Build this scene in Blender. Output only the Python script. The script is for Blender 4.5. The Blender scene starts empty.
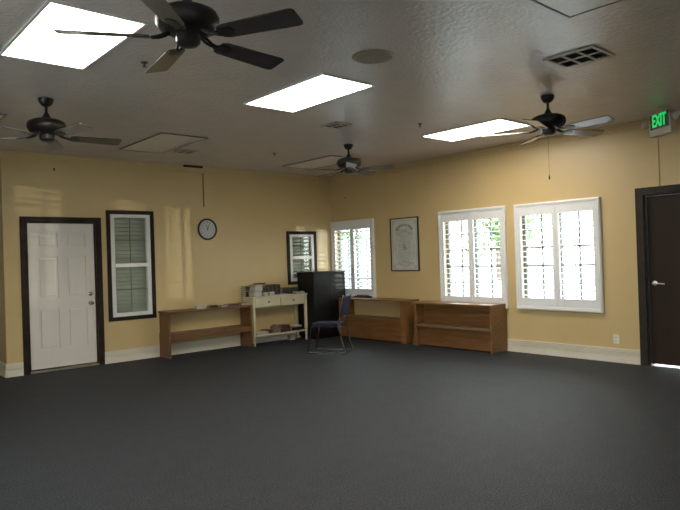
import bpy, bmesh, math, random
from mathutils import Vector, Matrix
random.seed(7)
S = bpy.context.scene
C = S.collection
R = math.radians
H = 2.98                      # ceiling height

# ------------------------------------------------------------------ camera
cd = bpy.data.cameras.new('camera')
cam = bpy.data.objects.new('camera', cd); C.objects.link(cam)
cd.sensor_width = 36.0
cd.lens = 618.95 * 36.0 / 680.0
fw = Vector((0.66082191, 0.75052761, 0.0047645)); rt = Vector((0.75024937, -0.66037283, -0.03214981)); up = Vector((0.02098297, -0.02481987, 0.99947171))
m = Matrix((rt, up, -fw)).transposed().to_4x4(); m.translation = Vector((-7.7577, -9.0205, 1.4272))
cam.matrix_world = m
S.camera = cam

# ------------------------------------------------------------------ world, exposure
W = bpy.data.worlds.new('sky'); S.world = W; W.use_nodes = True
wn = W.node_tree.nodes; wl = W.node_tree.links
bg = wn['Background']
geo = wn.new('ShaderNodeTexCoord'); sep = wn.new('ShaderNodeSeparateXYZ'); rmp = wn.new('ShaderNodeValToRGB')
wl.new(geo.outputs['Generated'], sep.inputs[0]); wl.new(sep.outputs['Z'], rmp.inputs[0]); wl.new(rmp.outputs[0], bg.inputs['Color'])
rmp.color_ramp.elements[0].position = 0.0; rmp.color_ramp.elements[0].color = (1.0, 1.0, 0.96, 1)
rmp.color_ramp.elements[1].position = 0.8; rmp.color_ramp.elements[1].color = (0.72, 0.84, 1.0, 1)
bg.inputs['Strength'].default_value = 11.0
LIGHT = 20.0                  # strength of the lit ceiling panels
S.view_settings.view_transform = 'Standard'
S.view_settings.look = 'None'
S.view_settings.exposure = 0.08
S.view_settings.gamma = 1.0
S.view_settings.use_curve_mapping = False

# added spot lamp, imitates a sun glint: prints faint window patterns on far wall
gd = bpy.data.lights.new('glint_spot', 'SPOT'); gd.energy = 9000; gd.color = (1.0, 0.93, 0.78)
gd.spot_size = R(30); gd.shadow_soft_size = 0.05
gl = bpy.data.objects.new('glint_spot', gd); C.objects.link(gl)
gl.location = (15.2, -16.9, 0.27)
gl.rotation_euler = (Vector((0, -3.4, 1.4)) - Vector(gl.location)).to_track_quat('-Z', 'Y').to_euler()

# ------------------------------------------------------------------ materials
MATS = {}
def mat(name, col, rough=0.5, metal=0.0, var=None, scale=8.0, stretch=(1, 1, 1), bump=0.0, bscale=60.0, emis=None, coat=0.0, spec=0.5, bdist=0.01, detail=4.0):
    if name in MATS: return MATS[name]
    M = bpy.data.materials.new(name); M.use_nodes = True
    nt = M.node_tree; b = nt.nodes['Principled BSDF']
    b.inputs['Base Color'].default_value = (*col, 1); b.inputs['Roughness'].default_value = rough
    b.inputs['Metallic'].default_value = metal; b.inputs['Specular IOR Level'].default_value = spec
    if coat: b.inputs['Coat Weight'].default_value = coat; b.inputs['Coat Roughness'].default_value = 0.15
    tc = nt.nodes.new('ShaderNodeTexCoord'); mp = nt.nodes.new('ShaderNodeMapping'); mp.inputs['Scale'].default_value = stretch
    nt.links.new(tc.outputs['Object'], mp.inputs[0])
    if var:
        n = nt.nodes.new('ShaderNodeTexNoise'); n.inputs['Scale'].default_value = scale; n.inputs['Detail'].default_value = detail
        r = nt.nodes.new('ShaderNodeValToRGB'); r.color_ramp.elements[0].color = (*var, 1); r.color_ramp.elements[1].color = (*col, 1)
        r.color_ramp.elements[0].position = 0.35; r.color_ramp.elements[1].position = 0.65
        nt.links.new(mp.outputs[0], n.inputs['Vector']); nt.links.new(n.outputs['Fac'], r.inputs[0]); nt.links.new(r.outputs[0], b.inputs['Base Color'])
    if bump:
        n = nt.nodes.new('ShaderNodeTexNoise'); n.inputs['Scale'].default_value = bscale; n.inputs['Detail'].default_value = 3
        k = nt.nodes.new('ShaderNodeBump'); k.inputs['Strength'].default_value = bump; k.inputs['Distance'].default_value = bdist
        nt.links.new(mp.outputs[0], n.inputs['Vector']); nt.links.new(n.outputs['Fac'], k.inputs['Height']); nt.links.new(k.outputs[0], b.inputs['Normal'])
    if emis:
        b.inputs['Emission Color'].default_value = (*emis[0], 1); b.inputs['Emission Strength'].default_value = emis[1]
    MATS[name] = M
    return M
WALL = mat('yellow_wall_paint', (0.61, 0.455, 0.225), 0.36, var=(0.58, 0.43, 0.208), scale=1.5, bump=0.25, bscale=45, bdist=0.004)
CEIL = mat('textured_ceiling_paint', (0.70, 0.63, 0.59), 0.24, var=(0.66, 0.595, 0.555), scale=3, bump=1.0, bscale=30, bdist=0.006, spec=.6)
TRIMW = mat('cream_trim_paint', (0.76, 0.70, 0.58), 0.4, var=(0.72, 0.66, 0.54), scale=3)
WHITE = mat('white_satin_paint', (0.78, 0.77, 0.74), 0.35, var=(0.74, 0.73, 0.70), scale=4)
DOORW = mat('white_door_paint', (0.74, 0.69, 0.63), 0.3, var=(0.71, 0.66, 0.60), scale=2)
SHUT = mat('white_shutter_paint', (0.80, 0.80, 0.80), 0.35, var=(0.77, 0.77, 0.77), scale=4)
DARKT = mat('dark_brown_trim', (0.016, 0.009, 0.006), 0.6, spec=.2, var=(0.03, 0.02, 0.014), scale=6)
DOORB = mat('dark_brown_door', (0.026, 0.016, 0.010), 0.6, spec=.2, var=(0.036, 0.022, 0.015), scale=3, stretch=(1, 1, .15))
WOODA = mat('reddish_pine_wood', (0.19, 0.088, 0.028), 0.42, var=(0.125, 0.056, 0.018), scale=5, stretch=(.6, 6, 12), bump=.05)
WOODB = mat('honey_pine_wood', (0.25, 0.12, 0.038), 0.4, var=(0.185, 0.085, 0.026), scale=4, stretch=(6, .6, 10), bump=.05)
WOODP = mat('knotty_pine_panel', (0.22, 0.10, 0.032), 0.45, var=(0.15, 0.064, 0.02), scale=3, stretch=(4, 1, 8), bump=.05)
CREAM = mat('cream_painted_wood', (0.62, 0.56, 0.38), 0.45, var=(0.56, 0.50, 0.33), scale=6)
ESPR = mat('espresso_wood', (0.004, 0.0035, 0.004), 0.5, spec=.35, var=(0.006, 0.005, 0.005), scale=4, stretch=(1, 1, 8))
CHROME = mat('chrome', (0.6, 0.6, 0.6), 0.2, 1.0, var=(0.55, 0.55, 0.55))
DCHROME = mat('dull_dark_chrome', (0.20, 0.20, 0.20), 0.25, 1.0, var=(0.17, 0.17, 0.17))
BLUEF = mat('navy_fabric', (0.009, 0.012, 0.042), 0.9, var=(0.006, 0.008, 0.030), scale=80, bump=.3, bscale=300, bdist=.002)
REDF = mat('dark_red_underside', (0.06, 0.01, 0.015), 0.8, var=(0.04, 0.008, 0.01))
FANM = mat('dark_bronze_metal', (0.024, 0.021, 0.019), 0.42, 0.3, var=(0.024, 0.02, 0.018))
FANB = mat('dark_walnut_blade', (0.050, 0.038, 0.033), 0.28, var=(0.038, 0.028, 0.024), scale=6, stretch=(1, 8, 1), coat=.4)
BLACK = mat('black_plastic', (0.012, 0.012, 0.013), 0.4, var=(0.016, 0.016, 0.016))
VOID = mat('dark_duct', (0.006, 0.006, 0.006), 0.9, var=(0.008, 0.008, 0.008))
BEIGE = mat('beige_metal', (0.50, 0.44, 0.36), 0.5, var=(0.46, 0.40, 0.33))
SPK = mat('speaker_mesh', (0.40, 0.34, 0.25), 0.6, var=(0.28, 0.23, 0.17), scale=120)
PAPER = mat('printed_paper', (0.62, 0.62, 0.55), 0.5, var=(0.55, 0.55, 0.49), scale=9)
INK = mat('faded_ink', (0.11, 0.11, 0.095), 0.6, var=(0.14, 0.14, 0.12))
PAGES = mat('book_pages', (0.55, 0.51, 0.42), 0.8, var=(0.38, 0.35, 0.28), scale=4, stretch=(1, 1, 60))
FACE = mat('clock_face', (0.55, 0.57, 0.55), 0.4, var=(0.5, 0.52, 0.5))
LENS = mat('lit_acrylic_lens', (0.9, 0.9, 0.9), 0.5, emis=((1.0, 0.93, 0.82), LIGHT), var=(0.88, 0.88, 0.88))
LENSOFF = mat('unlit_acrylic_lens', (0.80, 0.73, 0.66), 0.3, var=(0.76, 0.69, 0.62), scale=30)
GREEN = mat('exit_green', (0.02, 0.5, 0.12), 0.5, emis=((0.02, 0.9, 0.20), 0.5), var=(0.02, 0.45, 0.1))
STEEL = mat('brushed_steel', (0.55, 0.53, 0.5), 0.35, 1.0, var=(0.5, 0.48, 0.46))
LEAF = mat('leaf_green', (0.16, 0.30, 0.07), 0.6, var=(0.08, 0.18, 0.04), scale=2)
BARK = mat('bark', (0.14, 0.10, 0.07), 0.9, var=(0.1, 0.07, 0.05), scale=8, bump=.5)
CONC = mat('pale_concrete', (0.62, 0.60, 0.56), 0.8, var=(0.55, 0.53, 0.5), scale=1.2, bump=.2)
CLOUDW = mat('outside_stucco', (0.6, 0.55, 0.45), 0.8, var=(0.55, 0.5, 0.4), scale=3, bump=.3)

def carpet():
    M = bpy.data.materials.new('blue_grey_carpet'); M.use_nodes = True; nt = M.node_tree; b = nt.nodes['Principled BSDF']
    b.inputs['Roughness'].default_value = 0.62; b.inputs['Specular IOR Level'].default_value = 0.30
    tc = nt.nodes.new('ShaderNodeTexCoord')
    n = nt.nodes.new('ShaderNodeTexNoise'); n.inputs['Scale'].default_value = 95; n.inputs['Detail'].default_value = 2; n.inputs['Roughness'].default_value = .6
    r = nt.nodes.new('ShaderNodeValToRGB'); r.color_ramp.elements[0].color = (0.008, 0.010, 0.0135, 1); r.color_ramp.elements[1].color = (0.090, 0.100, 0.116, 1)
    r.color_ramp.elements[0].position = .40; r.color_ramp.elements[1].position = .68
    nt.links.new(tc.outputs['Object'], n.inputs['Vector']); nt.links.new(n.outputs['Fac'], r.inputs[0])
    n2 = nt.nodes.new('ShaderNodeTexNoise'); n2.inputs['Scale'].default_value = 7; n2.inputs['Detail'].default_value = 4
    mx = nt.nodes.new('ShaderNodeMix'); mx.data_type = 'RGBA'; mx.blend_type = 'MULTIPLY'; mx.inputs[0].default_value = .5
    nt.links.new(tc.outputs['Object'], n2.inputs['Vector']); nt.links.new(r.outputs[0], mx.inputs[6]); nt.links.new(n2.outputs['Fac'], mx.inputs[7])
    nt.links.new(mx.outputs[2], b.inputs['Base Color'])
    k = nt.nodes.new('ShaderNodeBump'); k.inputs['Strength'].default_value = .8; k.inputs['Distance'].default_value = .006
    nt.links.new(n.outputs['Fac'], k.inputs['Height']); nt.links.new(k.outputs[0], b.inputs['Normal'])
    return M
CARPET = carpet()
def glass():
    M = bpy.data.materials.new('window_glass'); M.use_nodes = True; nt = M.node_tree; nt.nodes.remove(nt.nodes['Principled BSDF'])
    t = nt.nodes.new('ShaderNodeBsdfTransparent'); t.inputs[0].default_value = (.93, .96, .94, 1)
    g = nt.nodes.new('ShaderNodeBsdfGlossy'); g.inputs['Roughness'].default_value = .03
    lw = nt.nodes.new('ShaderNodeLayerWeight'); lw.inputs[0].default_value = .5
    pw = nt.nodes.new('ShaderNodeMath'); pw.operation = 'POWER'; pw.inputs[1].default_value = 4.0
    f = nt.nodes.new('ShaderNodeMath'); f.operation = 'MULTIPLY_ADD'; f.inputs[1].default_value = .7; f.inputs[2].default_value = .05
    nt.links.new(lw.outputs['Facing'], pw.inputs[0]); nt.links.new(pw.outputs[0], f.inputs[0])
    x = nt.nodes.new('ShaderNodeMixShader'); nt.links.new(f.outputs[0], x.inputs[0]); nt.links.new(t.outputs[0], x.inputs[1]); nt.links.new(g.outputs[0], x.inputs[2])
    nt.links.new(x.outputs[0], nt.nodes['Material Output'].inputs[0]); return M
GLASS = glass()

# ------------------------------------------------------------------ mesh helpers
class MB:
    def __init__(s): s.bm = bmesh.new()
    def merge(s, b):
        me = bpy.data.meshes.new('t'); b.to_mesh(me); b.free(); s.bm.from_mesh(me); bpy.data.meshes.remove(me); return s
    def box(s, x0, x1, y0, y1, z0, z1, bev=0.0, M=None, seg=2):
        b = bmesh.new(); bmesh.ops.create_cube(b, size=1)
        for v in b.verts: v.co = Vector(((x0+x1)/2+v.co.x*(x1-x0), (y0+y1)/2+v.co.y*(y1-y0), (z0+z1)/2+v.co.z*(z1-z0)))
        if bev: bmesh.ops.bevel(b, geom=b.edges[:], offset=bev, segments=seg, affect='EDGES', profile=.6)
        if M is not None: bmesh.ops.transform(b, matrix=M, verts=b.verts)
        return s.merge(b)
    def rod(s, p, q, r, r2=None, seg=16):
        p, q = Vector(p), Vector(q); d = q-p; b = bmesh.new()
        bmesh.ops.create_cone(b, cap_ends=True, segments=seg, radius1=r, radius2=r if r2 is None else r2, depth=d.length)
        bmesh.ops.transform(b, matrix=Matrix.Translation((p+q)/2) @ d.to_track_quat('Z', 'Y').to_matrix().to_4x4(), verts=b.verts)
        return s.merge(b)
    def ball(s, c, r, sc=(1, 1, 1)):
        b = bmesh.new(); bmesh.ops.create_uvsphere(b, u_segments=16, v_segments=10, radius=r)
        bmesh.ops.transform(b, matrix=Matrix.Translation(c) @ Matrix.Diagonal((*sc, 1)), verts=b.verts); return s.merge(b)
    def tube(s, pts, r, seg=10, closed=False):
        pts = [Vector(p) for p in pts]; n = len(pts); rings = []; prev = None
        for i, p in enumerate(pts):
            a = pts[(i-1) % n] if (closed or i > 0) else p; c = pts[(i+1) % n] if (closed or i < n-1) else p
            t = (c-a).normalized()
            if prev is None: u = t.orthogonal().normalized()
            else: u = (prev - t*prev.dot(t)).normalized()
            prev = u; w = t.cross(u)
            rings.append([s.bm.verts.new(p + r*(math.cos(k*2*math.pi/seg)*u + math.sin(k*2*math.pi/seg)*w)) for k in range(seg)])
        for i in range(n if closed else n-1):
            A, B = rings[i], rings[(i+1) % n]
            for k in range(seg): s.bm.faces.new((A[k], A[(k+1) % seg], B[(k+1) % seg], B[k]))
        if not closed: s.bm.faces.new(rings[0][::-1]); s.bm.faces.new(rings[-1])
        return s
    def lathe(s, prof, M=None, seg=32, ring=False):
        vs = [[s.bm.verts.new((r*math.cos(k*2*math.pi/seg), r*math.sin(k*2*math.pi/seg), z)) for k in range(seg)] for r, z in prof]
        if M is not None: bmesh.ops.transform(s.bm, matrix=M, verts=[v for ring in vs for v in ring])
        for i in range(len(vs) if ring else len(vs)-1):
            j = (i+1) % len(vs)
            for k in range(seg): s.bm.faces.new((vs[i][k], vs[i][(k+1) % seg], vs[j][(k+1) % seg], vs[j][k]))
        if ring: return s
        s.bm.faces.new(vs[0][::-1]); s.bm.faces.new(vs[-1]); return s
    def prism(s, poly, off, M=None):
        a = [s.bm.verts.new(Vector(p)) for p in poly]; b = [s.bm.verts.new(Vector(p)+Vector(off)) for p in poly]; n = len(poly)
        s.bm.faces.new(a[::-1]); s.bm.faces.new(b)
        for i in range(n): s.bm.faces.new((a[i], a[(i+1) % n], b[(i+1) % n], b[i]))
        if M is not None: bmesh.ops.transform(s.bm, matrix=M, verts=a+b)
        return s
    def text(s, body, size, ext, M, font_bold=0.0):
        cu = bpy.data.curves.new('t', 'FONT'); cu.body = body; cu.size = size; cu.extrude = ext; cu.offset = font_bold
        cu.align_x = 'CENTER'; cu.align_y = 'CENTER'
        o = bpy.data.objects.new('t', cu); C.objects.link(o)
        dg = bpy.context.evaluated_depsgraph_get(); me = bpy.data.meshes.new_from_object(o.evaluated_get(dg))
        me.transform(M); s.bm.from_mesh(me); bpy.data.meshes.remove(me)
        bpy.data.objects.remove(o); bpy.data.curves.remove(cu); return s
    def build(s, name, m, parent=None, smooth=False, label=None):
        bmesh.ops.recalc_face_normals(s.bm, faces=s.bm.faces)
        me = bpy.data.meshes.new(name); s.bm.to_mesh(me); s.bm.free()
        if smooth:
            for p in me.polygons: p.use_smooth = True
            me.set_sharp_from_angle(angle=R(38))
        me.materials.append(m)
        o = bpy.data.objects.new(name, me); C.objects.link(o)
        if parent: o.parent = parent
        if label: o['label'] = label
        return o

def thing(name, label, cat, loc=(0, 0, 0), rz=0.0, group=None):
    o = bpy.data.objects.new(name, None); C.objects.link(o); o.location = loc; o.rotation_euler = (0, 0, rz); o.empty_display_size = .1
    o['label'] = label; o['category'] = cat
    if group: o['group'] = group
    return o
def tag(o, label, cat, group=None, kind=None):
    o['label'] = label; o['category'] = cat
    if group: o['group'] = group
    if kind: o['kind'] = kind
    return o
def struct(o, label=None):
    o['kind'] = 'structure'
    if label: o['label'] = label
    return o
def root_struct(name, loc, label=None):
    o = bpy.data.objects.new(name, None); C.objects.link(o); o.location = loc; return struct(o, label)
def copy_tree(o, parent=None):
    c = o.copy(); C.objects.link(c)
    if parent: c.parent = parent
    for ch in list(o.children): copy_tree(ch, c)
    return c
def holed(a0, a1, z0, z1, holes, put):
    """fill the rectangle a0..a1 x z0..z1 around the holes with boxes"""
    xs = sorted({a0, a1, *[h[0] for h in holes], *[h[1] for h in holes]})
    for i in range(len(xs)-1):
        l, r = xs[i], xs[i+1]; cut = sorted([(h[2], h[3]) for h in holes if h[0] < (l+r)/2 < h[1]]); z = z0
        for c in cut:
            if c[0] > z: put(l, r, z, c[0])
            z = c[1]
        if z < z1: put(l, r, z, z1)

# ------------------------------------------------------------------ shell
X0, Y0 = -9.6, -12.2
struct(MB().box(X0-.2, .2, Y0-.2, 3.2, -.12, 0).build('floor', CARPET), 'dark blue grey carpet floor')
struct(MB().box(X0-.2, .2, Y0-.2, 3.2, H, H+.15).build('ceiling', CEIL), 'grey white textured ceiling')
WA1 = (-4.28, -3.68, .68, 2.16); WA2 = (-1.03, -.47, 1.03, 1.88)
DA = (-5.42, -4.50, 0, 2.05)
b = MB(); holed(-5.70, 0, 0, H, [DA, WA1, WA2], lambda l, r, z, t: b.box(l, r, 0, .14, z, t))
struct(b.build('wall_back', WALL), 'yellow wall with the white door and clock')
WB = [(-1.09, -.07, .74, 2.06), (-3.82, -2.70, .67, 2.05), (-5.23, -4.09, .67, 2.05)]
DB = (-6.75, -5.83, 0, 2.07)
b = MB(); holed(Y0, .14, 0, H, [*[w for w in WB], DB], lambda l, r, z, t: b.box(0, .18, l, r, z, t))
struct(b.build('wall_right', WALL), 'yellow wall with three shuttered windows')
struct(MB().box(-5.70, -5.58, .14, 3.0, 0, H).build('wall_return', WALL), 'shaded wall returning away at the far left corner')
struct(MB().box(X0, .18, 3.0, 3.15, 0, H).build('wall_far', WALL))
WL = [(-8.0, -6.2, .7, 2.3), (-5.4, -3.6, .7, 2.3)]  # openings out of view, added to let in more daylight
b = MB(); holed(Y0, 3.15, 0, H, WL, lambda l, r, z, t: b.box(X0-.15, X0, l, r, z, t)); struct(b.build('wall_left', WALL))
WF = [(-9.2, -7.2, .7, 2.3)]  # unseen opening added behind the camera to brighten the room
b = MB(); holed(X0-.15, .18, 0, H, WF, lambda l, r, z, t: b.box(l, r, Y0-.15, Y0, z, t)); struct(b.build('wall_front', WALL))
struct(MB().box(0, .18, .14, 3.15, 0, H).build('wall_side', WALL))

def base_profile(put):
    put(0, .088, .024); put(.101, .117, .024); put(.130, .146, .024); put(.159, .176, .024); put(0, .170, .003)
def baseboard(name, segs):
    b = MB()
    for k, a, c in segs:
        def put(z0, z1, t, k=k, a=a, c=c):
            if k == 'A': b.box(a, c, -t, 0, z0, z1)
            elif k == 'B': b.box(-t, 0, a, c, z0, z1)
            else: b.box(-5.70-t, -5.70, a, c, z0, z1)
        base_profile(put)
    return struct(b.build(name, TRIMW))
baseboard('baseboard_back', [('A', -5.715, -5.505), ('A', -4.425, -.02)])
baseboard('baseboard_right', [('B', -5.73, -.0), ('B', Y0, -6.86)])
baseboard('baseboard_return', [('R', 0, 3.0)])
b = MB()
for z0, z1, t in ((H-.035, H, .05), (H-.07, H-.035, .032), (H-.10, H-.07, .018)):
    b.box(-5.70-t, 0, -t, 0, z0, z1); b.box(-t, 0, Y0, 0, z0, z1); b.box(-5.70-t, -5.70, 0, 3.0, z0, z1)
struct(b.build('trim_1', WALL), 'yellow crown moulding along the ceiling')

# ------------------------------------------------------------------ white six panel door
d = root_struct('door_1', (-4.96, 0, 0), 'white six panel door in a dark brown frame')
def D(x): return x+4.96
b = MB(); b.box(D(-5.50), D(-5.42), -.022, .0, 0, 2.12, .004); b.box(D(-4.50), D(-4.42), -.022, .0, 0, 2.12, .004); b.box(D(-5.42), D(-4.50), -.022, .0, 2.05, 2.12, .004)
b.box(D(-5.42), D(-5.405), 0, .12, 0, 2.05); b.box(D(-4.515), D(-4.50), 0, .12, 0, 2.05); b.box(D(-5.405), D(-4.515), 0, .12, 2.035, 2.05)
b.build('door_frame', DARKT, d)
lx0, lx1, lz0, lz1 = -.443, .443, .045, 2.033
b = MB(); b.box(lx0, lx1, .045, .08, lz0, lz1)
cols = [(lx0+.12, -.055), (.055, lx1-.12)]; rows = [(.30, .86), (1.00, 1.58), (1.70, 1.90)]
holed(lx0, lx1, lz0, lz1, [(c[0], c[1], r[0], r[1]) for c in cols for r in rows], lambda l, r, z, t: b.box(l, r, .030, .046, z, t))
for c in cols:
    for r in rows: b.box(c[0]+.03, c[1]-.03, .032, .046, r[0]+.03, r[1]-.03, .008)
leaf = b.build('door_leaf', DOORW, d)
b = MB(); b.lathe([(.032, 0), (.032, .008), (.012, .012), (.012, .035), (.026, .042), (.031, .055), (.026, .068), (.01, .072)], Matrix.Translation((.375, .03, .90)) @ Matrix.Rotation(R(90), 4, 'X'), 24)
b.build('door_knob', CHROME, leaf, True)
b = MB(); b.lathe([(.030, 0), (.030, .008), (.02, .016), (.006, .018)], Matrix.Translation((.375, .03, 1.03)) @ Matrix.Rotation(R(90), 4, 'X'), 24); b.build('deadbolt', CHROME, leaf, True)
MB().box(-.455, .455, -.03, .1, 0, .03, .006).build('threshold', mat('worn_aluminium', (.30, .27, .22), .4, .6, var=(.25, .22, .18)), d)

# ------------------------------------------------------------------ interior sash windows with dark frames
def sash_window(name, x0, x1, z0, z1, label):
    """x0..z1: outer edge of the dark frame"""
    xc = (x0+x1)/2; w = root_struct(name, (xc, 0, z0), label); hw = (x1-x0)/2; h = z1-z0; f = .058
    b = MB(); b.box(-hw, -hw+f, -.022, 0, 0, h, .004); b.box(hw-f, hw, -.022, 0, 0, h, .004); b.box(-hw+f, hw-f, -.022, 0, 0, f, .004); b.box(-hw+f, hw-f, -.022, 0, h-f, h, .004)
    b.build('window_frame', DARKT, w)
    i = hw-f; zl, zh = f, h-f; q = .062; mid = (zl+zh)/2
    b = MB(); b.box(-i, -i+q, -.012, .05, zl, zh, .003); b.box(i-q, i, -.012, .05, zl, zh, .003)
    b.box(-i+q, i-q, -.012, .05, zl, zl+q*.9, .003); b.box(-i+q, i-q, -.012, .05, zh-q*.75, zh, .003); b.box(-i+q, i-q, -.018, .05, mid-.025, mid+.03, .003)
    sash = b.build('sash', WHITE, w)
    gm = mat('grey_muntin', (.30, .31, .28), .5, var=(.27, .28, .25))
    b = MB()
    for a, c in ((zl+q*.9, mid-.025), (mid+.03, zh-q*.75)):
        b.box(-.006, .006, .022, .028, a, c); b.box(-i+q, i-q, .022, .028, (a+c)/2-.006, (a+c)/2+.006)
    b.build('muntin', gm, sash)
    for a, c in ((zl+q*.9, mid-.025), (mid+.03, zh-q*.75)):
        MB().box(-i+q-.004, i-q+.004, .016, .02, a-.004, c+.004).build('pane', GLASS, w)
    b = MB(); n = int((zh-zl)/.058)  # slats added to imitate slat reflections in the glass
    for k in range(n):
        z = zl+.01+k*(zh-zl-.02)/n
        b.box(-i+.01, i-.01, -.031, .031, -.0012, .0012, M=Matrix.Translation((0, .085, z+.02)) @ Matrix.Rotation(R(55), 4, 'X'))
    b.build('reflection_slats', mat('grey_green_slat', (.52, .52, .47), .5, var=(.48, .48, .43)), w)
    return w
sash_window('window_4', -4.345, -3.615, .605, 2.235, 'tall white sash window in a dark frame beside the white door')
sash_window('window_5', -1.09, -.41, .97, 1.94, 'small white sash window in a dark frame near the room corner')

# ------------------------------------------------------------------ shuttered windows
def shutter_window(name, y0, y1, z0, z1, hole, label, tilt=-9):
    """local x: into the room is negative; local y measured from the centre"""
    yc = (y0+y1)/2; w = root_struct(name, (0, yc, z0), label); hw = (y1-y0)/2; h = z1-z0; f = .05
    b = MB(); b.box(-.04, 0, -hw, -hw+f, 0, h, .006); b.box(-.04, 0, hw-f, hw, 0, h, .006); b.box(-.04, 0, -hw+f, hw-f, h-f, h, .006); b.box(-.04, 0, -hw+f, hw-f, 0, f, .006)
    b.box(-.052, -.04, -hw+.012, -hw+.03, .012, h-.012, .003); b.box(-.052, -.04, hw-.03, hw-.012, .012, h-.012, .003); b.box(-.052, -.04, -hw+.03, hw-.03, h-.03, h-.012, .003); b.box(-.052, -.04, -hw+.03, hw-.03, .012, .03, .003)
    b.build('window_frame', SHUT, w)
    st = .048
    for s in (-1, 1):
        a, c = (-hw+f+.003, -.002) if s < 0 else (.002, hw-f-.003)
        b = MB(); b.box(-.033, -.006, a, a+st, f+.003, h-f-.003, .003); b.box(-.033, -.006, c-st, c, f+.003, h-f-.003, .003)
        b.box(-.033, -.006, a+st, c-st, f+.003, f+.115, .003); b.box(-.033, -.006, a+st, c-st, h-f-.12, h-f-.003, .003)
        pn = b.build('shutter_panel', SHUT, w)
        b = MB(); lo, hi = f+.115, h-f-.12; n = round((hi-lo)/.0755)
        for k in range(n):
            z = lo+(k+.5)*(hi-lo)/n
            prof = [(.038*math.cos(t), .0052*math.sin(t)) for t in [i*math.pi/6 for i in range(12)]]
            b.prism([(x, 0, zz) for x, zz in prof], (0, c-a-2*st, 0), Matrix.Translation((-.0195, a+st, z)) @ Matrix.Rotation(R(tilt), 4, 'Y'))
        b.build('louvers', SHUT, pn, True)
        MB().box(-.066, -.056, (a+c)/2-.006, (a+c)/2+.006, lo+.02, hi-.02, .002).build('tilt_rod', SHUT, pn)
    # outer sash with glazing bars
    a, c, e, g = hole[0]-yc, hole[1]-yc, hole[2]-z0, hole[3]-z0; t = .045
    gm = mat('backlit_sash', (.20, .22, .20), .6, var=(.16, .18, .16))  # white sash coloured dark to look backlit
    b = MB(); b.box(.09, .14, a, a+t, e, g); b.box(.09, .14, c-t, c, e, g); b.box(.09, .14, a+t, c-t, e, e+t); b.box(.09, .14, a+t, c-t, g-t, g); b.box(.09, .14, (a+c)/2-.025, (a+c)/2+.025, e+t, g-t)
    sash = b.build('sash', gm, w)
    b = MB()
    for yy in ((a+t+(a+c)/2-.025)/2, (c-t+(a+c)/2+.025)/2): b.box(.104, .126, yy-.012, yy+.012, e+t, g-t)
    for k in (1, 2, 3, 4):
        z = e+t+(g-e-2*t)*k/5; b.box(.104, .126, a+t, c-t, z-.012, z+.012)
    b.build('muntin', gm, sash)
    for p, q in ((a+t, (a+c)/2-.025), ((a+c)/2+.025, c-t)): MB().box(.113, .117, p-.004, q+.004, e+t-.004, g-t+.004).build('pane', GLASS, w)
    MB().box(-.001, .10, a-.0, c, e-.012, e+.001).build('window_sill', SHUT, w)
    return w
shutter_window('window_1', -1.16, -.01, .69, 2.115, WB[0], 'white shuttered window next to the room corner', -22)
shutter_window('window_2', -3.885, -2.645, .61, 2.11, WB[1], 'white shuttered window above the right hand bookcase')
shutter_window('window_3', -5.295, -4.035, .615, 2.105, WB[2], 'white shuttered window nearest the dark door')

def added_window(name, along_x, a, c, z0, z1):  # windows added out of view as extra daylight sources
    w = root_struct(name, (0, 0, 0)); b = MB(); t = .05
    def put(l, r, z, u, d0=.04, d1=.10, bb=None):
        bb = bb or b
        if along_x: bb.box(l, r, Y0-d1, Y0-d0, z, u)
        else: bb.box(X0-d1, X0-d0, l, r, z, u)
    put(a, a+t, z0, z1); put(c-t, c, z0, z1); put(a+t, c-t, z0, z0+t); put(a+t, c-t, z1-t, z1); put((a+c)/2-.03, (a+c)/2+.03, z0+t, z1-t)
    b.build('window_frame', SHUT, w)
    for l, r in ((a+t, (a+c)/2-.03), ((a+c)/2+.03, c-t)):
        q = MB(); put(l, r, z0+t, z1-t, .065, .07, q); q.build('pane', GLASS, w)
for i, (a, c, e, g) in enumerate(WL): added_window('window_%d' % (6+i), False, a, c, e, g)
for i, (a, c, e, g) in enumerate(WF): added_window('window_%d' % (8+i), True, a, c, e, g)

# ------------------------------------------------------------------ dark exit door
d = root_struct('door_2', (0, -6.29, 0), 'dark brown flat door in a dark frame')
b = MB(); b.box(-.03, 0, .46, .555, 0, 2.16, .004); b.box(-.03, 0, -.555, -.46, 0, 2.16, .004); b.box(-.03, 0, -.46, .46, 2.07, 2.16, .004)
b.box(0, .12, .445, .46, 0, 2.07); b.box(0, .12, -.46, -.445, 0, 2.07); b.box(0, .12, -.445, .445, 2.055, 2.07); b.build('door_frame', mat('dark_taupe_trim', (.026, .020, .014), .55, spec=.2, var=(.038, .028, .022)), d)
leaf = MB().box(.03, .075, -.441, .441, .022, 2.052, .003).build('door_leaf', DOORB, d)
b = MB(); b.lathe([(.03, 0), (.03, .008), (.012, .012), (.012, .05), (.0, .052)][:4], Matrix.Translation((.03, .375, 1.0)) @ Matrix.Rotation(R(-90), 4, 'Y'), 24)
b.tube([(-.018, .375, 1.0), (-.022, .35, 1.0), (-.022, .30, .998), (-.02, .25, .994)], .010)
b.ball((-.02, .375, 1.0), .016)
b.build('door_handle', STEEL, leaf, True)
MB().box(-.0, .16, -.445, .445, -.02, .004).build('threshold', mat('pale_threshold', (.55, .53, .5), .4, .3, var=(.5, .48, .45)), d)

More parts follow.
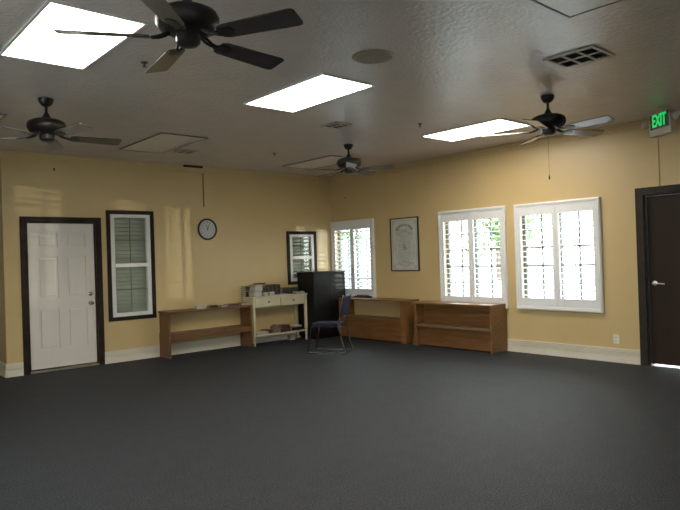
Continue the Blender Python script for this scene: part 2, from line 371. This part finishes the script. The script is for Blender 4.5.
# ------------------------------------------------------------------ outdoors
struct(MB().box(-50, 60, -50, 40, -.30, -.13).build('ground', CONC), 'pale concrete outside the windows')
def tree(x, y, h, rad, label, nleaf=1500):
    t = thing('tree', label, 'tree', (x, y, -.1), group='trees outside the windows')
    b = MB(); b.rod((0, 0, 0), (.1, .1, h*.5), .16, .10, 12)
    for k in range(5):
        a = k*1.256+random.random(); b.rod((.1, .1, h*.42+k*.1), (.1+rad*.6*math.cos(a), .1+rad*.6*math.sin(a), h*.62+random.random()*.8), .07, .02, 8)
    b.build('trunk', BARK, t, True)
    b = MB(); rnd = random.Random(int(x*10+y))
    cl = [(rnd.uniform(-.6, .6)*rad, rnd.uniform(-.6, .6)*rad, h*(.62+rnd.uniform(-.22, .25)), rad*rnd.uniform(.35, .6)) for _ in range(9)]
    for k in range(nleaf):
        c = cl[k % 9]; v = Vector((rnd.gauss(0, 1), rnd.gauss(0, 1), rnd.gauss(0, 1))).normalized()*c[3]*rnd.random()**.4
        p = Vector(c[:3])+v; u = Vector((rnd.gauss(0, 1), rnd.gauss(0, 1), rnd.gauss(0, 1))).normalized(); w = u.orthogonal().normalized()*.10; u = u*.17
        vs = [b.bm.verts.new(p+q) for q in (-u, w*.9, u, -w*.9)]; b.bm.faces.new(vs)
    b.build('foliage', LEAF, t)
tree(12.5, 15.5, 5.5, 2.2, 'leafy green tree seen through the right panel of the corner window')
tree(21, 10.6, 5.6, 2.7, 'leafy green tree seen through the right panel of the middle window')
tree(27, 12.8, 6.4, 3.0, 'leafy green tree seen at the top left of the window nearest the dark door')
t = thing('shed', 'pale blue grey shed seen through the left panel of the corner window', 'shed', (10.5, 12.8, -.13), R(-40))
BLUEG = mat('pale_blue_grey_siding', (.30, .38, .45), .6, var=(.26, .33, .40), scale=3, bump=.1)
b = MB(); b.box(-1.2, 1.2, -1, 1, 0, 1.9, .01); b.build('wall', BLUEG, t)
MB().prism([(-1.35, -1.15, 1.88), (1.35, -1.15, 1.88), (1.35, 0, 2.35), (-1.35, 0, 2.35)], (0, 0, .05)).build('roof', mat('grey_roof', (.3, .3, .3), .7, var=(.25, .25, .25)), t)
MB().prism([(-1.35, 0, 2.35), (1.35, 0, 2.35), (1.35, 1.15, 1.88), (-1.35, 1.15, 1.88)], (0, 0, .05)).build('roof', MATS['grey_roof'], t)
MB().box(-.4, .4, -1.03, -1.0, .05, 1.75, .005).build('door', WHITE, t)

# ------------------------------------------------------------------ ceiling panels
def troffer(x0, x1, y0, y1, lit, label, group):
    xc, yc = (x0+x1)/2, (y0+y1)/2; t = thing('ceiling_light', label, 'ceiling light', (xc, yc, H), group=group); hx, hy = (x1-x0)/2, (y1-y0)/2; f = .022 if lit else .016
    b = MB(); b.box(-hx, -hx+f, -hy, hy, -.014, 0, .003); b.box(hx-f, hx, -hy, hy, -.014, 0, .003); b.box(-hx+f, hx-f, -hy, -hy+f, -.014, 0, .003); b.box(-hx+f, hx-f, hy-f, hy, -.014, 0, .003)
    b.build('light_frame', WHITE if lit else mat('aged_panel_frame', (.26, .23, .19), .5, var=(.22, .2, .16)), t)
    MB().box(-hx+f, hx-f, -hy+f, hy-f, -.010, -.002).build('lens', LENS if lit else LENSOFF, t)
    return t
g1 = 'lit ceiling light panels'; g2 = 'unlit ceiling light panels'
troffer(-6.63, -6.02, -5.26, -4.08, True, 'lit ceiling light panel at the top left, half behind a fan blade', g1)
troffer(-4.42, -3.80, -5.08, -3.86, True, 'lit ceiling light panel in the middle of the ceiling', g1)
troffer(-1.63, -.98, -4.93, -3.72, True, 'lit ceiling light panel nearest the windows', g1)
troffer(-4.48, -3.86, -2.18, -.90, False, 'unlit ceiling panel above the white door side', g2)
troffer(-1.68, -1.06, -1.98, -.75, False, 'unlit ceiling panel near the room corner', g2)
troffer(-4.48, -3.87, -8.2, -6.98, False, 'unlit ceiling panel cut by the top edge of the picture', g2)
troffer(-6.75, -6.13, -2.18, -.90, False, 'unlit ceiling panel at the far left', g2)

# ------------------------------------------------------------------ vents, speaker, sprinklers
def vent(x, y, sx, sy, nx, ny, label):
    t = thing('ceiling_vent', label, 'vent', (x, y, H), group='ceiling vents')
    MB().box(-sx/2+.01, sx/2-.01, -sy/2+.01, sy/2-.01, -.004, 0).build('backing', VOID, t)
    b = MB(); f = .028
    xs = [-sx/2+f+(sx-2*f+f*.7)*k/nx for k in range(nx+1)]; ys = [-sy/2+f+(sy-2*f+f*.7)*k/ny for k in range(ny+1)]
    holes = [(xs[i], xs[i+1]-f*.7, ys[j], ys[j+1]-f*.7) for i in range(nx) for j in range(ny)]
    holed(-sx/2, sx/2, -sy/2, sy/2, holes, lambda l, r, z, u: b.box(l, r, z, u, -.014, -.002))
    b.build('frame', BEIGE, t)
    b = MB()
    for (l, r, z, u) in holes:
        n = 5
        for k in range(n): b.box(-(r-l)/2, (r-l)/2, -.004, .004, -.0008, .0008, M=Matrix.Translation(((l+r)/2, z+(u-z)*(k+.5)/n, -.008)) @ Matrix.Rotation(R(60), 4, 'X'))
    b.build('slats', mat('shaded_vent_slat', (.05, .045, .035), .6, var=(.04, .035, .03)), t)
vent(-3.01, -6.60, .36, .42, 2, 3, 'square ceiling vent with six dark openings near the picture top')
vent(-2.99, -3.62, .26, .26, 2, 3, 'small ceiling vent in front of the farthest ceiling fan')
vent(-3.64, -1.18, .26, .26, 2, 3, 'small ceiling vent beyond the unlit panel on the clock side')
t = thing('ceiling_speaker', 'round beige ceiling speaker beside the middle lit panel', 'speaker', (-4.365, -5.63, H))
MB().lathe([(.165, 0), (.165, -.006), (.150, -.014), (.135, -.010), (.135, -.0)], ring=True).build('trim_ring', mat('aged_beige_plastic', (.40, .33, .22), .5, var=(.36, .3, .2)), t, True)
MB().lathe([(.134, -.004), (.134, -.010), (.06, -.014), (.02, -.015)]).build('grille', SPK, t, True)
for x, y, lab in ((-5.71, -4.49, 'small sprinkler head under the ceiling beside the nearest fan'), (-2.50, -1.68, 'small sprinkler head on the ceiling toward the room corner'), (-2.19, -4.20, 'small sprinkler head at the left end of the window side light')):
    t = thing('sprinkler_head', lab, 'sprinkler', (x, y, H), group='ceiling sprinkler heads')
    MB().lathe([(.03, 0), (.028, -.005), (.010, -.008), (.008, -.026), (.011, -.03)], seg=20).build('escutcheon', mat('dull_brass', (.10, .075, .05), .5, .5, var=(.08, .06, .04)), t, True)
    MB().lathe([(.004, -.028), (.016, -.034), (.015, -.037), (.004, -.039)], seg=16).build('deflector', MATS['dull_brass'], t, True)

# ------------------------------------------------------------------ ceiling fans
def make_fan(label, loc, a0, rad=.66, chain=False, zdrop=.0):
    t = thing('ceiling_fan', label, 'ceiling fan', (loc[0], loc[1], H), R(a0), 'dark five bladed ceiling fans')
    MB().lathe([(.066, 0), (.066, -.012), (.060, -.035), (.042, -.06), (.022, -.072)]).build('canopy', FANM, t, True)
    MB().rod((0, 0, -.06), (0, 0, -.17), .013).build('downrod', FANM, t, True)
    MB().lathe([(.014, -.125), (.034, -.165), (.050, -.185), (.115, -.195), (.155, -.215), (.168, -.24), (.168, -.275), (.150, -.305), (.105, -.325), (.06, -.33)]).build('motor_housing', FANM, t, True)
    MB().lathe([(.062, -.325), (.066, -.345), (.064, -.375), (.045, -.392), (.01, -.396)]).build('switch_housing', FANM, t, True)
    for k in range(5):
        rot = Matrix.Rotation(R(72*k), 4, 'Z'); pitch = Matrix.Translation((0, 0, -.352)) @ Matrix.Rotation(R(-13), 4, 'X')
        pts = []; r0, r1 = .20, rad
        pts += [(r0, -.045), (r0+.03, -.058), (r1-.03, -.072), (r1-.008, -.066), (r1, -.052), (r1, .052), (r1-.008, .066), (r1-.03, .072), (r0+.03, .058), (r0, .045)]
        bl = MB().prism([(x, y, 0) for x, y in pts], (0, 0, .006), rot @ pitch).build('blade', FANB, t)
        b = MB(); b.prism([(x, y, 0) for x, y in [(.17, -.014), (.21, -.036), (.27, -.03), (.285, -.010), (.285, .010), (.27, .03), (.21, .036), (.17, .014)]], (0, 0, -.005), rot @ pitch)
        b.tube([rot @ Vector(p) for p in [(.09, .012, -.318), (.12, .016, -.336), (.15, .012, -.348), (.19, .006, -.354)]], .008, 8)
        b.tube([rot @ Vector(p) for p in [(.09, -.012, -.318), (.12, -.016, -.336), (.15, -.012, -.348), (.19, -.006, -.354)]], .008, 8)
        b.build('blade_iron', FANM, bl, True)
    if chain:
        ch = MB().rod((.02, 0, -.39), (.02, 0, -.80), .0016, seg=6).build('pull_chain', FANM, t)
        MB().lathe([(.002, -.79), (.007, -.80), (.008, -.825), (.003, -.835)], Matrix.Translation((.02, 0, 0)), 12).build('chain_pull', FANM, ch, True)
    return t
make_fan('nearest dark ceiling fan, cut by the top edge of the picture', (-6.15, -6.02), 8, .66)
make_fan('dark ceiling fan at the far left above the white door', (-5.99, -2.98), 66)
make_fan('farthest dark ceiling fan, in front of the room corner', (-2.02, -2.75), 15, .63)
make_fan('dark ceiling fan with hanging pull chain near the exit sign', (-2.07, -5.78), 51, .66, True)

# ------------------------------------------------------------------ exit sign
rx, ry = -.53, -.85; ang = math.atan2(ry, rx)                 # local +X runs along the sign face, -Y faces the room
t = thing('exit_sign', 'green lit exit sign with twin lamps hanging over the dark door', 'exit sign', (-.55, -6.275, H), ang)
MB().lathe([(.085, 0), (.085, -.012), (.03, -.02), (.02, -.03)]).build('canopy', BEIGE, t, True)
MB().rod((0, 0, -.02), (0, 0, -.07), .012).build('stem', BEIGE, t)
hb = MB().box(-.17, .17, -.025, .025, -.31, -.06, .008).build('housing', mat('ivory_plastic', (.42, .40, .32), .5, var=(.38, .36, .29)), t)
MB().box(-.15, .15, -.030, -.024, -.235, -.07).build('face_plate', mat('dark_green_plate', (.015, .05, .025), .5, var=(.012, .04, .02)), t)
MB().text('EXIT', .19, .004, Matrix.Translation((0, -.034, -.152)) @ Matrix.Rotation(R(90), 4, 'X') @ Matrix.Diagonal((.58, 1, 1, 1)), .004).build('sign_text', GREEN, t)
for s in (-1, 1):
    b = MB(); b.rod((s*.165, 0, -.15), (s*.225, 0, -.15), .01); b.lathe([(.03, -.03), (.042, -.02), (.045, .02), (.03, .03)], Matrix.Translation((s*.265, -.01, -.15)) @ Matrix.Rotation(R(90), 4, 'X'), 20)
    b.build('emergency_lamp', MATS['ivory_plastic'], t, True)
tag(MB().box(-.012, 0, -6.020, -6.008, 2.165, H-.10, .002).build('cable_cover', WALL), 'thin vertical cable strip on the wall above the dark door', 'cable cover')
# clock side raceway and bracket
tag(MB().box(-2.745, -2.732, -.012, 0, 2.33, H-.10, .002).build('cable_cover', mat('brown_cable', (.16, .11, .06), .5, var=(.13, .09, .05))), 'brown cable strip running down the wall to above the clock', 'cable cover')
tag(MB().box(-3.11, -2.78, -.085, -.052, H-.03, H, .003).build('slot_diffuser', VOID), 'thin dark slot fitting where ceiling meets wall above the clock', 'slot diffuser')
b = MB(); b.box(-5.05, -5.03, -.008, 0, 2.76, 2.80, .002); b.tube([(-5.04, -.006, 2.785), (-5.04, -.03, 2.78), (-5.04, -.035, 2.79)], .004, 8)
tag(b.build('wall_hook', FANM), 'small dark hook high on the wall above the white door', 'hook')
b = MB(); b.box(-.006, 0, -.44, -.40, 2.545, 2.56, .002); b.tube([(-.004, -.42, 2.553), (-.025, -.42, 2.548), (-.03, -.42, 2.556)], .004, 8)
tag(b.build('wall_hook', FANM), 'small dark hook high on the wall above the corner window', 'hook')

# ------------------------------------------------------------------ clock
t = thing('wall_clock', 'round wall clock with black rim and pale face', 'clock', (-2.695, 0, 1.965))
RX = Matrix.Rotation(R(90), 4, 'X')
MB().lathe([(.172, 0), (.178, .012), (.172, .032), (.155, .038), (.150, .028), (.148, .004)], RX, ring=True).build('rim', BLACK, t, True)
fc = MB().lathe([(.150, .006), (.150, .018)], RX).build('dial', FACE, t)
for k in range(12):
    a = R(90-30*(k+1)); b = MB(); b.text(str(k+1), .034, .0006, Matrix.Translation((.118*math.cos(a), -.0186, .118*math.sin(a))) @ RX, .0008); b.build('numeral', INK, fc)
for nm, L, w_, a in (('hour_hand', .07, .006, 105), ('minute_hand', .11, .004, 68)):
    Mx = Matrix.Translation((0, -.022, 0)) @ Matrix.Rotation(-R(a-90), 4, 'Y')
    MB().prism([(-w_, 0, -.02), (w_, 0, -.02), (w_*.4, 0, L), (-w_*.4, 0, L)], (0, -.002, 0), Mx).build(nm, BLACK, t)
MB().rod((0, -.027, 0), (0, -.018, 0), .008).build('hub', BLACK, t)

# ------------------------------------------------------------------ framed document
t = thing('framed_print', 'black framed pale document with ornate lettering hanging between windows', 'picture', (0, -1.885, 1.17))
hw, hh = .32, .905
b = MB(); b.box(-.028, 0, -hw, -hw+.018, 0, hh, .003); b.box(-.028, 0, hw-.018, hw, 0, hh, .003); b.box(-.028, 0, -hw+.018, hw-.018, 0, .018, .003); b.box(-.028, 0, -hw+.018, hw-.018, hh-.018, hh, .003)
b.build('picture_frame', BLACK, t)
pp = MB().box(-.014, -.002, -hw+.018, hw-.018, .018, hh-.018).build('document', PAPER, t)
b = MB(); rd = random.Random(3)
def dash(y, z, l, h, r=0.0): b.box(-.0155, -.0138, -l/2, l/2, -h/2, h/2, M=Matrix.Translation((0, y, z)) @ Matrix.Rotation(r, 4, 'X'))
for k in range(13):                                   # arched heading
    a = R(150-10*k); dash(-.20*math.cos(a), .64+.14*math.sin(a), .016, .045, R(60-10*k)*-.6)
for row in range(30):
    z = .71-row*.021; y = -.24
    half = .20 if z > .60 or z < .16 else .155*math.sqrt(max(.08, 1-((z-.38)/.28)**2))
    if abs(z-.40) < .075: segs = ((-half, -.06), (.06, half))
    else: segs = ((-half, half),)
    for a, c in segs:
        y = a
        while y < c-.01:
            l = rd.uniform(.012, .035); l = min(l, c-y); dash(y+l/2, z, l, .005); y += l+.009
for sg in (1.0, 1.08):                                # oval scrollwork border
    for k in range(64):
        a = R(k*360/64); dash(.20*sg*math.cos(a), .38+.29*sg*math.sin(a), .014, .004, a+R(90)+(R(25) if k % 2 else -R(25)))
for s in (-1, 1):
    for zz, dz in ((.075, .05), (.82, -.05)):
        for k in range(6): a = R(60*k); dash(s*.24+.02*math.cos(a), zz+.02*math.sin(a), .016, .005, a)
for zz in (.045, .855): dash(0, zz, .54, .003)
for yy in (-.272, .272): dash(yy, .45, .003, .81)
for k in range(8): a = R(45*k); dash(.03*math.cos(a), .40+.035*math.sin(a), .04, .006, a)
dash(.015, .42, .010, .11); dash(-.02, .39, .06, .010, .5); dash(.03, .37, .05, .010, -.4)
for k in range(14): a = R(k*360/14); dash(.055*math.cos(a), .40+.065*math.sin(a), .02, .006, a+R(90))
b.build('lettering', INK, pp)

# ------------------------------------------------------------------ outlet
t = thing('wall_outlet', 'white electrical outlet low on the wall under the right window', 'outlet', (0, -5.435, .235))
MB().box(-.007, 0, -.036, .036, 0, .115, .003).build('cover_plate', WHITE, t)
for z in (.033, .082):
    b = MB(); b.box(-.010, -.005, -.017, .017, z-.014, z+.014, .002); so = b.build('socket', TRIMW, t)
    b = MB(); b.box(-.0106, -.0095, -.008, -.006, z-.005, z+.006); b.box(-.0106, -.0095, .006, .008, z-.005, z+.006); b.rod((-.0106, 0, z-.009), (-.0095, 0, z-.009), .002, seg=8); b.build('slot', BLACK, so)

# ------------------------------------------------------------------ bookcases
t = thing('bookcase', 'low open reddish wood bookcase under the clock', 'bookcase', (-2.85, -.195, 0))
hx, d0, d1, zt = .735, -.17, .17, .70
MB().box(-hx-.01, hx+.01, d0-.005, d1, zt-.028, zt, .004).build('top', WOODA, t)
for s in (-1, 1): MB().prism([(s*hx-(s > 0)*.025, y, z) for y, z in [(d0, 0), (d1, 0), (d1, .36), (d1-.02, .38), (d1-.02, zt-.028), (d0+.01, zt-.028), (d0+.01, .40), (d0, .37)]], (.025, 0, 0)).build('side_panel', WOODA, t)
MB().box(-hx+.025, hx-.025, d0+.012, d1-.02, .335, .36, .002).build('shelf', WOODA, t)
MB().box(-hx+.025, hx-.025, d0+.002, d0+.02, .27, .335, .002).build('shelf_rail', WOODA, t)

t = thing('bookcase', 'low wooden bookcase with open top shelf and closed lower half, in the corner', 'bookcase', (-.205, -1.37, 0))
y0, y1 = -.80, .80; f0, f1 = -.18, .175; zt = .705
MB().box(f0-.01, f1, y0-.02, y1, zt-.028, zt, .004).build('top', WOODB, t)
MB().box(f0, f1, y0, y0+.09, 0, zt-.028, .003).build('side_panel', WOODB, t)
MB().box(f0, f1, y1-.025, y1, 0, zt-.028, .003).build('side_panel', WOODB, t)
MB().box(f0, f1, y0+.09, y1-.025, .355, .38, .003).build('shelf', WOODB, t)
MB().box(f0+.012, f0+.03, y0+.09, y1-.025, .02, .355, .003).build('front_panel', WOODP, t)

t = thing('bookcase', 'low wooden bookcase with planked back and one projecting shelf under the window', 'bookcase', (-.225, -3.11, 0))
y0, y1 = -.745, .69; f0, f1 = -.19, .195; zt = .69
MB().box(f0-.008, f1, y0-.006, y1+.07, zt-.028, zt, .004).build('top', WOODB, t)
for a in (y0, y1-.03):
    MB().box(f0, f1, a, a+.03, 0, zt-.028, .003).build('side_panel', WOODB, t)
MB().box(f0-.012, f1-.06, y0-.004, y1-.03, .315, .35, .004).build('shelf', mat('greyed_pine_shelf', (.20, .125, .07), .45, var=(.15, .09, .045), scale=4, stretch=(6, .6, 10)), t)
b = MB()
for k in range(5): b.box(f0+.20, f0+.215, y0+.03, y1-.03, .005+k*.131, .005+k*.131+.129, .002)
b.build('back_panel', WOODP, t)
MB().box(f0+.07, f0+.085, y0+.03, y1-.03, .02, .31, .002).build('lower_panel', WOODP, t)
# loose wooden board standing in the gap
tag(MB().prism([(-.36, -2.37, 0), (-.30, -2.37, 0), (-.20, -2.37, .60), (-.27, -2.37, .60)], (0, .06, 0)).build('wooden_board', WOODB), 'narrow wooden board standing between the two window side bookcases', 'board')

# ------------------------------------------------------------------ cream console table
TX = -1.515; TW = .565
t = thing('console_table', 'cream painted console table with two drawers and lower shelf', 'table', (TX, -.19, 0))
dy0, dy1, zt = -.17, .155, .82
MB().box(-TW-.012, TW+.012, dy0-.012, dy1, zt-.022, zt, .004).build('tabletop', CREAM, t)
for sx in (-1, 1):
    for yy in (dy0, dy1-.045):
        xa = sx*TW-(sx > 0)*.042; b = MB(); b.box(xa, xa+.042, yy, yy+.042, .20, zt-.022, .003)
        cx_, cy_ = xa+.021, yy+.021
        b.lathe([(.012, 0), (.018, .02), (.02, .06), (.013, .075), (.02, .09), (.021, .20)], Matrix.Translation((cx_, cy_, 0)), 16)
        b.build('leg', CREAM, t)
b = MB(); b.box(-TW+.042, TW-.042, dy0+.025, dy0+.04, .635, zt-.022); b.box(-TW+.042, TW-.042, dy1-.035, dy1-.02, .635, zt-.022); b.box(-TW+.012, -TW+.03, dy0+.042, dy1-.045, .635, zt-.022); b.box(TW-.03, TW-.012, dy0+.042, dy1-.045, .635, zt-.022); b.build('apron', CREAM, t)
for s in (-1, 1):
    xa, xb = (-TW+.05, -.006) if s < 0 else (.006, TW-.05)
    dr = MB().box(xa, xb, dy0+.004, dy0+.024, .65, zt-.03, .004).build('drawer', CREAM, t)
    MB().lathe([(.006, 0), (.006, .012), (.014, .016), (.015, .024), (.006, .03)], Matrix.Translation(((xa+xb)/2, dy0+.004, .725)) @ RX, 16).build('knob', FANM, dr, True)
MB().box(-TW+.01, TW-.01, dy0+.008, dy1-.01, .155, .177, .003).build('lower_shelf', CREAM, t)

# ------------------------------------------------------------------ black cabinet
t = thing('cabinet', 'tall black cabinet in the corner behind the blue chair', 'cabinet', (-.53, -.265, 0))
b = MB(); b.box(-.365, .38, -.215, .235, .04, 1.165, .003); b.box(-.34, .30, -.19, .22, 0, .04); b.build('body', ESPR, t)
MB().box(-.378, .395, -.245, .24, 1.165, 1.19, .004).build('top', ESPR, t)
for s in (-1, 1):
    dr = MB().box(.011 if s > 0 else -.362, .377 if s > 0 else .005, -.236, -.216, .05, 1.16, .003).build('door', ESPR, t)
    MB().rod((.02+s*.03, -.236, .60), (.02+s*.03, -.252, .60), .009, .012, 12).build('door_pull', FANM, dr, True)

# ------------------------------------------------------------------ chair
t = thing('chair', 'blue padded chair on a chrome sled frame facing the black cabinet', 'chair', (-1.67, -1.78, 0), R(31))
W2 = .185
b = MB(); b.box(-W2+.01, W2-.01, -.21, .21, .405, .455, .02, seg=3); b.build('seat', BLUEF, t, True)
MB().box(-W2+.03, W2-.03, -.19, .195, .392, .408, .004).build('seat_underside', REDF, t)
pts = [(-.195, .0), (-.225, .0)]
Mb = Matrix.Translation((0, -.225, .455)) @ Matrix.Rotation(R(13), 4, 'X')
b = MB(); b.box(-W2+.012, W2-.012, -.018, .022, .10, .40, .016, M=Mb, seg=3); b.build('backrest', BLUEF, t, True)
for s in (-1, 1):
    x = s*W2
    MB().tube([(x, .17, .40), (x, .20, .38), (x, .27, .04), (x, .275, .02), (x, .255, .011), (x, -.30, .011), (x, -.318, .02), (x, -.312, .04), (x, -.22, .40), (x, -.235, .50), (x, -.31, .83), (x, -.318, .86), (x, -.30, .865)], .011, 10).build('leg_frame', DCHROME, t, True)
for yy, zz in ((.175, .392), (-.215, .392), (-.285, .72)): MB().rod((-W2, yy, zz), (W2, yy, zz), .009).build('crossbar', DCHROME, t, True)

# ------------------------------------------------------------------ books
def book(name, x, y, z, w, d, h, col, rz, label, group, up=False, cat='book'):
    """w along x, d along y, h thickness (spine to the back)"""
    t = thing(name, label, cat, (x, y, z), R(rz), group)
    cm = mat('cover_%s' % col[0], col[1], .45, var=tuple(c*.8 for c in col[1]), scale=20)
    if not up:
        b = MB(); b.box(-w/2, w/2, -d/2, d/2, 0, .003, .001); b.box(-w/2, w/2, -d/2, d/2, h-.003, h, .001); b.box(-w/2, w/2, d/2-.003, d/2, .003, h-.003); b.build('cover', cm, t)
        MB().box(-w/2+.004, w/2-.004, -d/2+.004, d/2-.003, .003, h-.003).build('pages', PAGES, t)
    else:
        b = MB(); b.box(0, .003, -d/2, d/2, 0, h, .001); b.box(w-.003, w, -d/2, d/2, 0, h, .001); b.box(.003, w-.003, -d/2, -d/2+.003, 0, h, .001); b.build('cover', cm, t)
        MB().box(.003, w-.003, -d/2+.003, d/2-.004, .004, h-.004).build('pages', PAGES, t)
    return t
K = ('black', (.012, .012, .012)); Gn = ('green', (.03, .045, .025)); Br = ('brown', (.07, .03, .018)); Wh = ('white', (.62, .60, .54)); Gy = ('grey', (.14, .14, .12)); Rd = ('red', (.09, .02, .015)); Tn = ('tan', (.22, .15, .08))
TZ = .82
gA = 'books on the console table'
z = TZ
for k, (c, h, lab) in enumerate(((K, .042, 'bottom'), (K, .038, 'second'), (Gy, .034, 'third'), (Gn, .028, 'fourth'), (Gn, .030, 'top'))):
    book('book', -2.015, -.075, z, .125, .13, h, c, 180+random.uniform(-2, 2), "%s %s book of the dark stack at the table's left back corner" % (lab, c[0]), gA); z += h
z = TZ
for k, (c, h, lab) in enumerate(((Wh, .040, 'bottom'), (Wh, .044, 'second'), (K, .016, 'third'), (Wh, .042, 'fourth'), (Wh, .032, 'fifth'), (K, .028, 'top'))):
    book('book', -1.955+(.02 if k > 2 else 0), -.245, z, .15, .17, h, c, random.uniform(-4, 4), "%s %s book of the pale stack at the console table's left front" % (lab, c[0]), gA); z += h
z = TZ
for k, (c, h, lab) in enumerate(((K, .045, 'bottom'), (Br, .045, 'second'), (K, .04, 'third'), (Br, .04, 'fourth'), (Tn, .035, 'fifth'), (Gn, .02, 'top'))):
    book('book', -1.80, -.15, z, .13, .17, h, c, 180+random.uniform(-3, 3), "%s %s book of the dark stack right of the pale stack on the table" % (lab, c[0]), gA); z += h
x = -1.70
UPL = ['leftmost upright black book in the row at the back of the console table', 'upright brown book beside the leftmost black one at the back of the table', 'upright black book just left of the green one at the back of the table',
       'only green upright book in the row at the back of the console table', 'upright black book just right of the green one at the back of the table', 'upright brown book second from the right end of the row on the table', 'rightmost upright black book in the row at the back of the console table']
for k, (c, w) in enumerate(((K, .05), (Br, .04), (K, .045), (Gn, .035), (K, .05), (Br, .045), (K, .05))):
    book('book', x, -.10, TZ, w, .13, .178+.004*(k % 2), c, 0, UPL[k], 'upright books on the console table', True); x += w+.001
book('box', -1.775, -.285, TZ, .085, .06, .06, Wh, 5, 'small white box at the table front, left of the other white box', 'small white boxes on the table', cat='box')
book('box', -1.655, -.285, TZ, .10, .06, .065, Wh, -4, 'small white box at the table front, right of the other white box', 'small white boxes on the table', cat='box')
book('book', -1.43, -.26, TZ, .22, .14, .014, Wh, 5, 'thin pale booklet lying flat at the middle of the console table', gA)
book('book', -1.275, -.105, TZ, .15, .16, .06, K, 180, 'thick black book lying behind the thin booklet on the console table', gA)
book('book', -1.275, -.105, TZ+.06, .14, .15, .055, Br, 180, 'brown book lying on the thick black book on the console table', gA)
z = TZ
for k, (c, h, lab) in enumerate(((K, .035, 'bottom'), (Gn, .04, 'middle'), (Gn, .035, 'top'))):
    book('book', -1.09, -.11, z, .18, .15, h, c, 180, "%s %s book of the small stack near the table's right end" % (lab, c[0]), gA); z += h
t = thing('open_book', 'open book with pale pages at the right end of the console table', 'book', (-1.06, -.27, TZ), R(-8), gA)
MB().prism([(-.10, -.06, 0), (.10, -.06, 0), (.10, -.06, .006), (.0, -.06, .004), (-.10, -.06, .006)], (0, .12, 0)).build('cover', mat('cover_black', (.012,)*3), t)
MB().prism([(-.095, -.055, .007), (0, -.055, .005), (.095, -.055, .007), (.092, -.055, .03), (.05, -.055, .042), (0, -.055, .016), (-.05, -.055, .042), (-.092, -.055, .03)], (0, .11, 0)).build('pages', PAGES, t)
SZ = .178; gB = "books on the table's lower shelf"
book('magazine', -1.90, -.25, SZ, .24, .16, .022, Wh, 6, 'white magazine lying lowest at the left of the lower table shelf', gB, cat='magazine')
book('magazine', -1.88, -.25, SZ+.022, .23, .15, .020, Wh, -9, 'white magazine fanned over another on the lower table shelf', gB, cat='magazine')
book('book', -1.705, -.16, SZ, .12, .18, .06, Br, 180, 'brown book between the white magazines and the paper bag on the lower shelf', gB)
t = thing('paper_bag', 'crumpled brown paper bag on the lower table shelf', 'bag', (-1.57, -.22, SZ), R(10))
b = MB(); b.box(-.05, .05, -.06, .06, 0, .12, .012, seg=3)
for v in b.bm.verts: v.co += Vector((random.uniform(-.008, .008), random.uniform(-.008, .008), random.uniform(-.006, .0) if v.co.z > .02 else 0)); v.co.x *= 1-.35*v.co.z/.12*.8
bag = b.build('bag_body', mat('kraft_paper', (.22, .15, .11), .8, var=(.18, .12, .08), scale=14), t)
MB().prism([(-.035, -.012, .112), (.035, -.012, .112), (.04, -.006, .14), (-.038, -.004, .138)], (0, .016, 0)).build('bag_fold', MATS['kraft_paper'], t)
book('book', -1.39, -.20, SZ, .22, .20, .05, Rd, 180, 'dark red book right of the paper bag on the lower table shelf', gB)
book('book', -1.38, -.20, SZ+.05, .20, .18, .035, Br, 187, 'brown book lying on the dark red book on the lower table shelf', gB)
book('book', -1.37, -.20, SZ+.085, .17, .16, .03, Rd, 176, 'dark red book topping the middle stack on the lower table shelf', gB)
book('book', -1.14, -.20, SZ, .22, .20, .06, K, 178, 'black book lowest in the stack at the right of the lower table shelf', gB)
book('book', -1.12, -.20, SZ+.06, .18, .19, .024, Wh, 8, 'white paperback topping the right stack on the lower table shelf', gB)
book('box', -1.15, -.13, 0, .11, .10, .085, Wh, 0, 'small white box on the carpet under the console table', 'box on the floor', cat='box')
AZ = .70; gC = 'books on the bookcase under the clock'
book('book', -3.00, -.25, AZ, .15, .10, .055, Wh, 3, 'small white book at the left on the bookcase under the clock', gC)
book('book', -2.76, -.22, AZ, .14, .12, .035, Br, 176, 'small brown book on the bookcase under the clock', gC)
book('book', -2.60, -.24, AZ, .12, .12, .026, Gy, 6, 'thin grey book between brown and black ones on the bookcase', gC)
book('book', -2.42, -.22, AZ, .20, .15, .032, Br, 182, 'flat wide brown book toward the right on the bookcase under the clock', gC)
book('book', -2.20, -.24, AZ, .15, .16, .040, Tn, 0, 'tan book at the right end of the bookcase, against the table', gC)
# unidentified low black object under the corner window, shaped as a power strip
t = thing('low_black_object', 'long low black object, shaped as a power strip, on the corner bookcase under the window', 'power strip', (-.16, -.98, .705), R(90))
MB().box(-.20, .20, -.028, .028, 0, .035, .006).build('housing', BLACK, t)
for k in range(5): MB().box(-.15+k*.065, -.11+k*.065, -.016, .016, .034, .05, .004).build('plug', BLACK, t)
b = MB(); b.tube([(.195, 0, .018), (.25, .02, .012), (.27, .06, .01), (.20, .07, .01), (.08, .062, .01), (-.05, .07, .01), (-.16, .06, .01)], .007, 8); b.build('cord', BLACK, t, True)
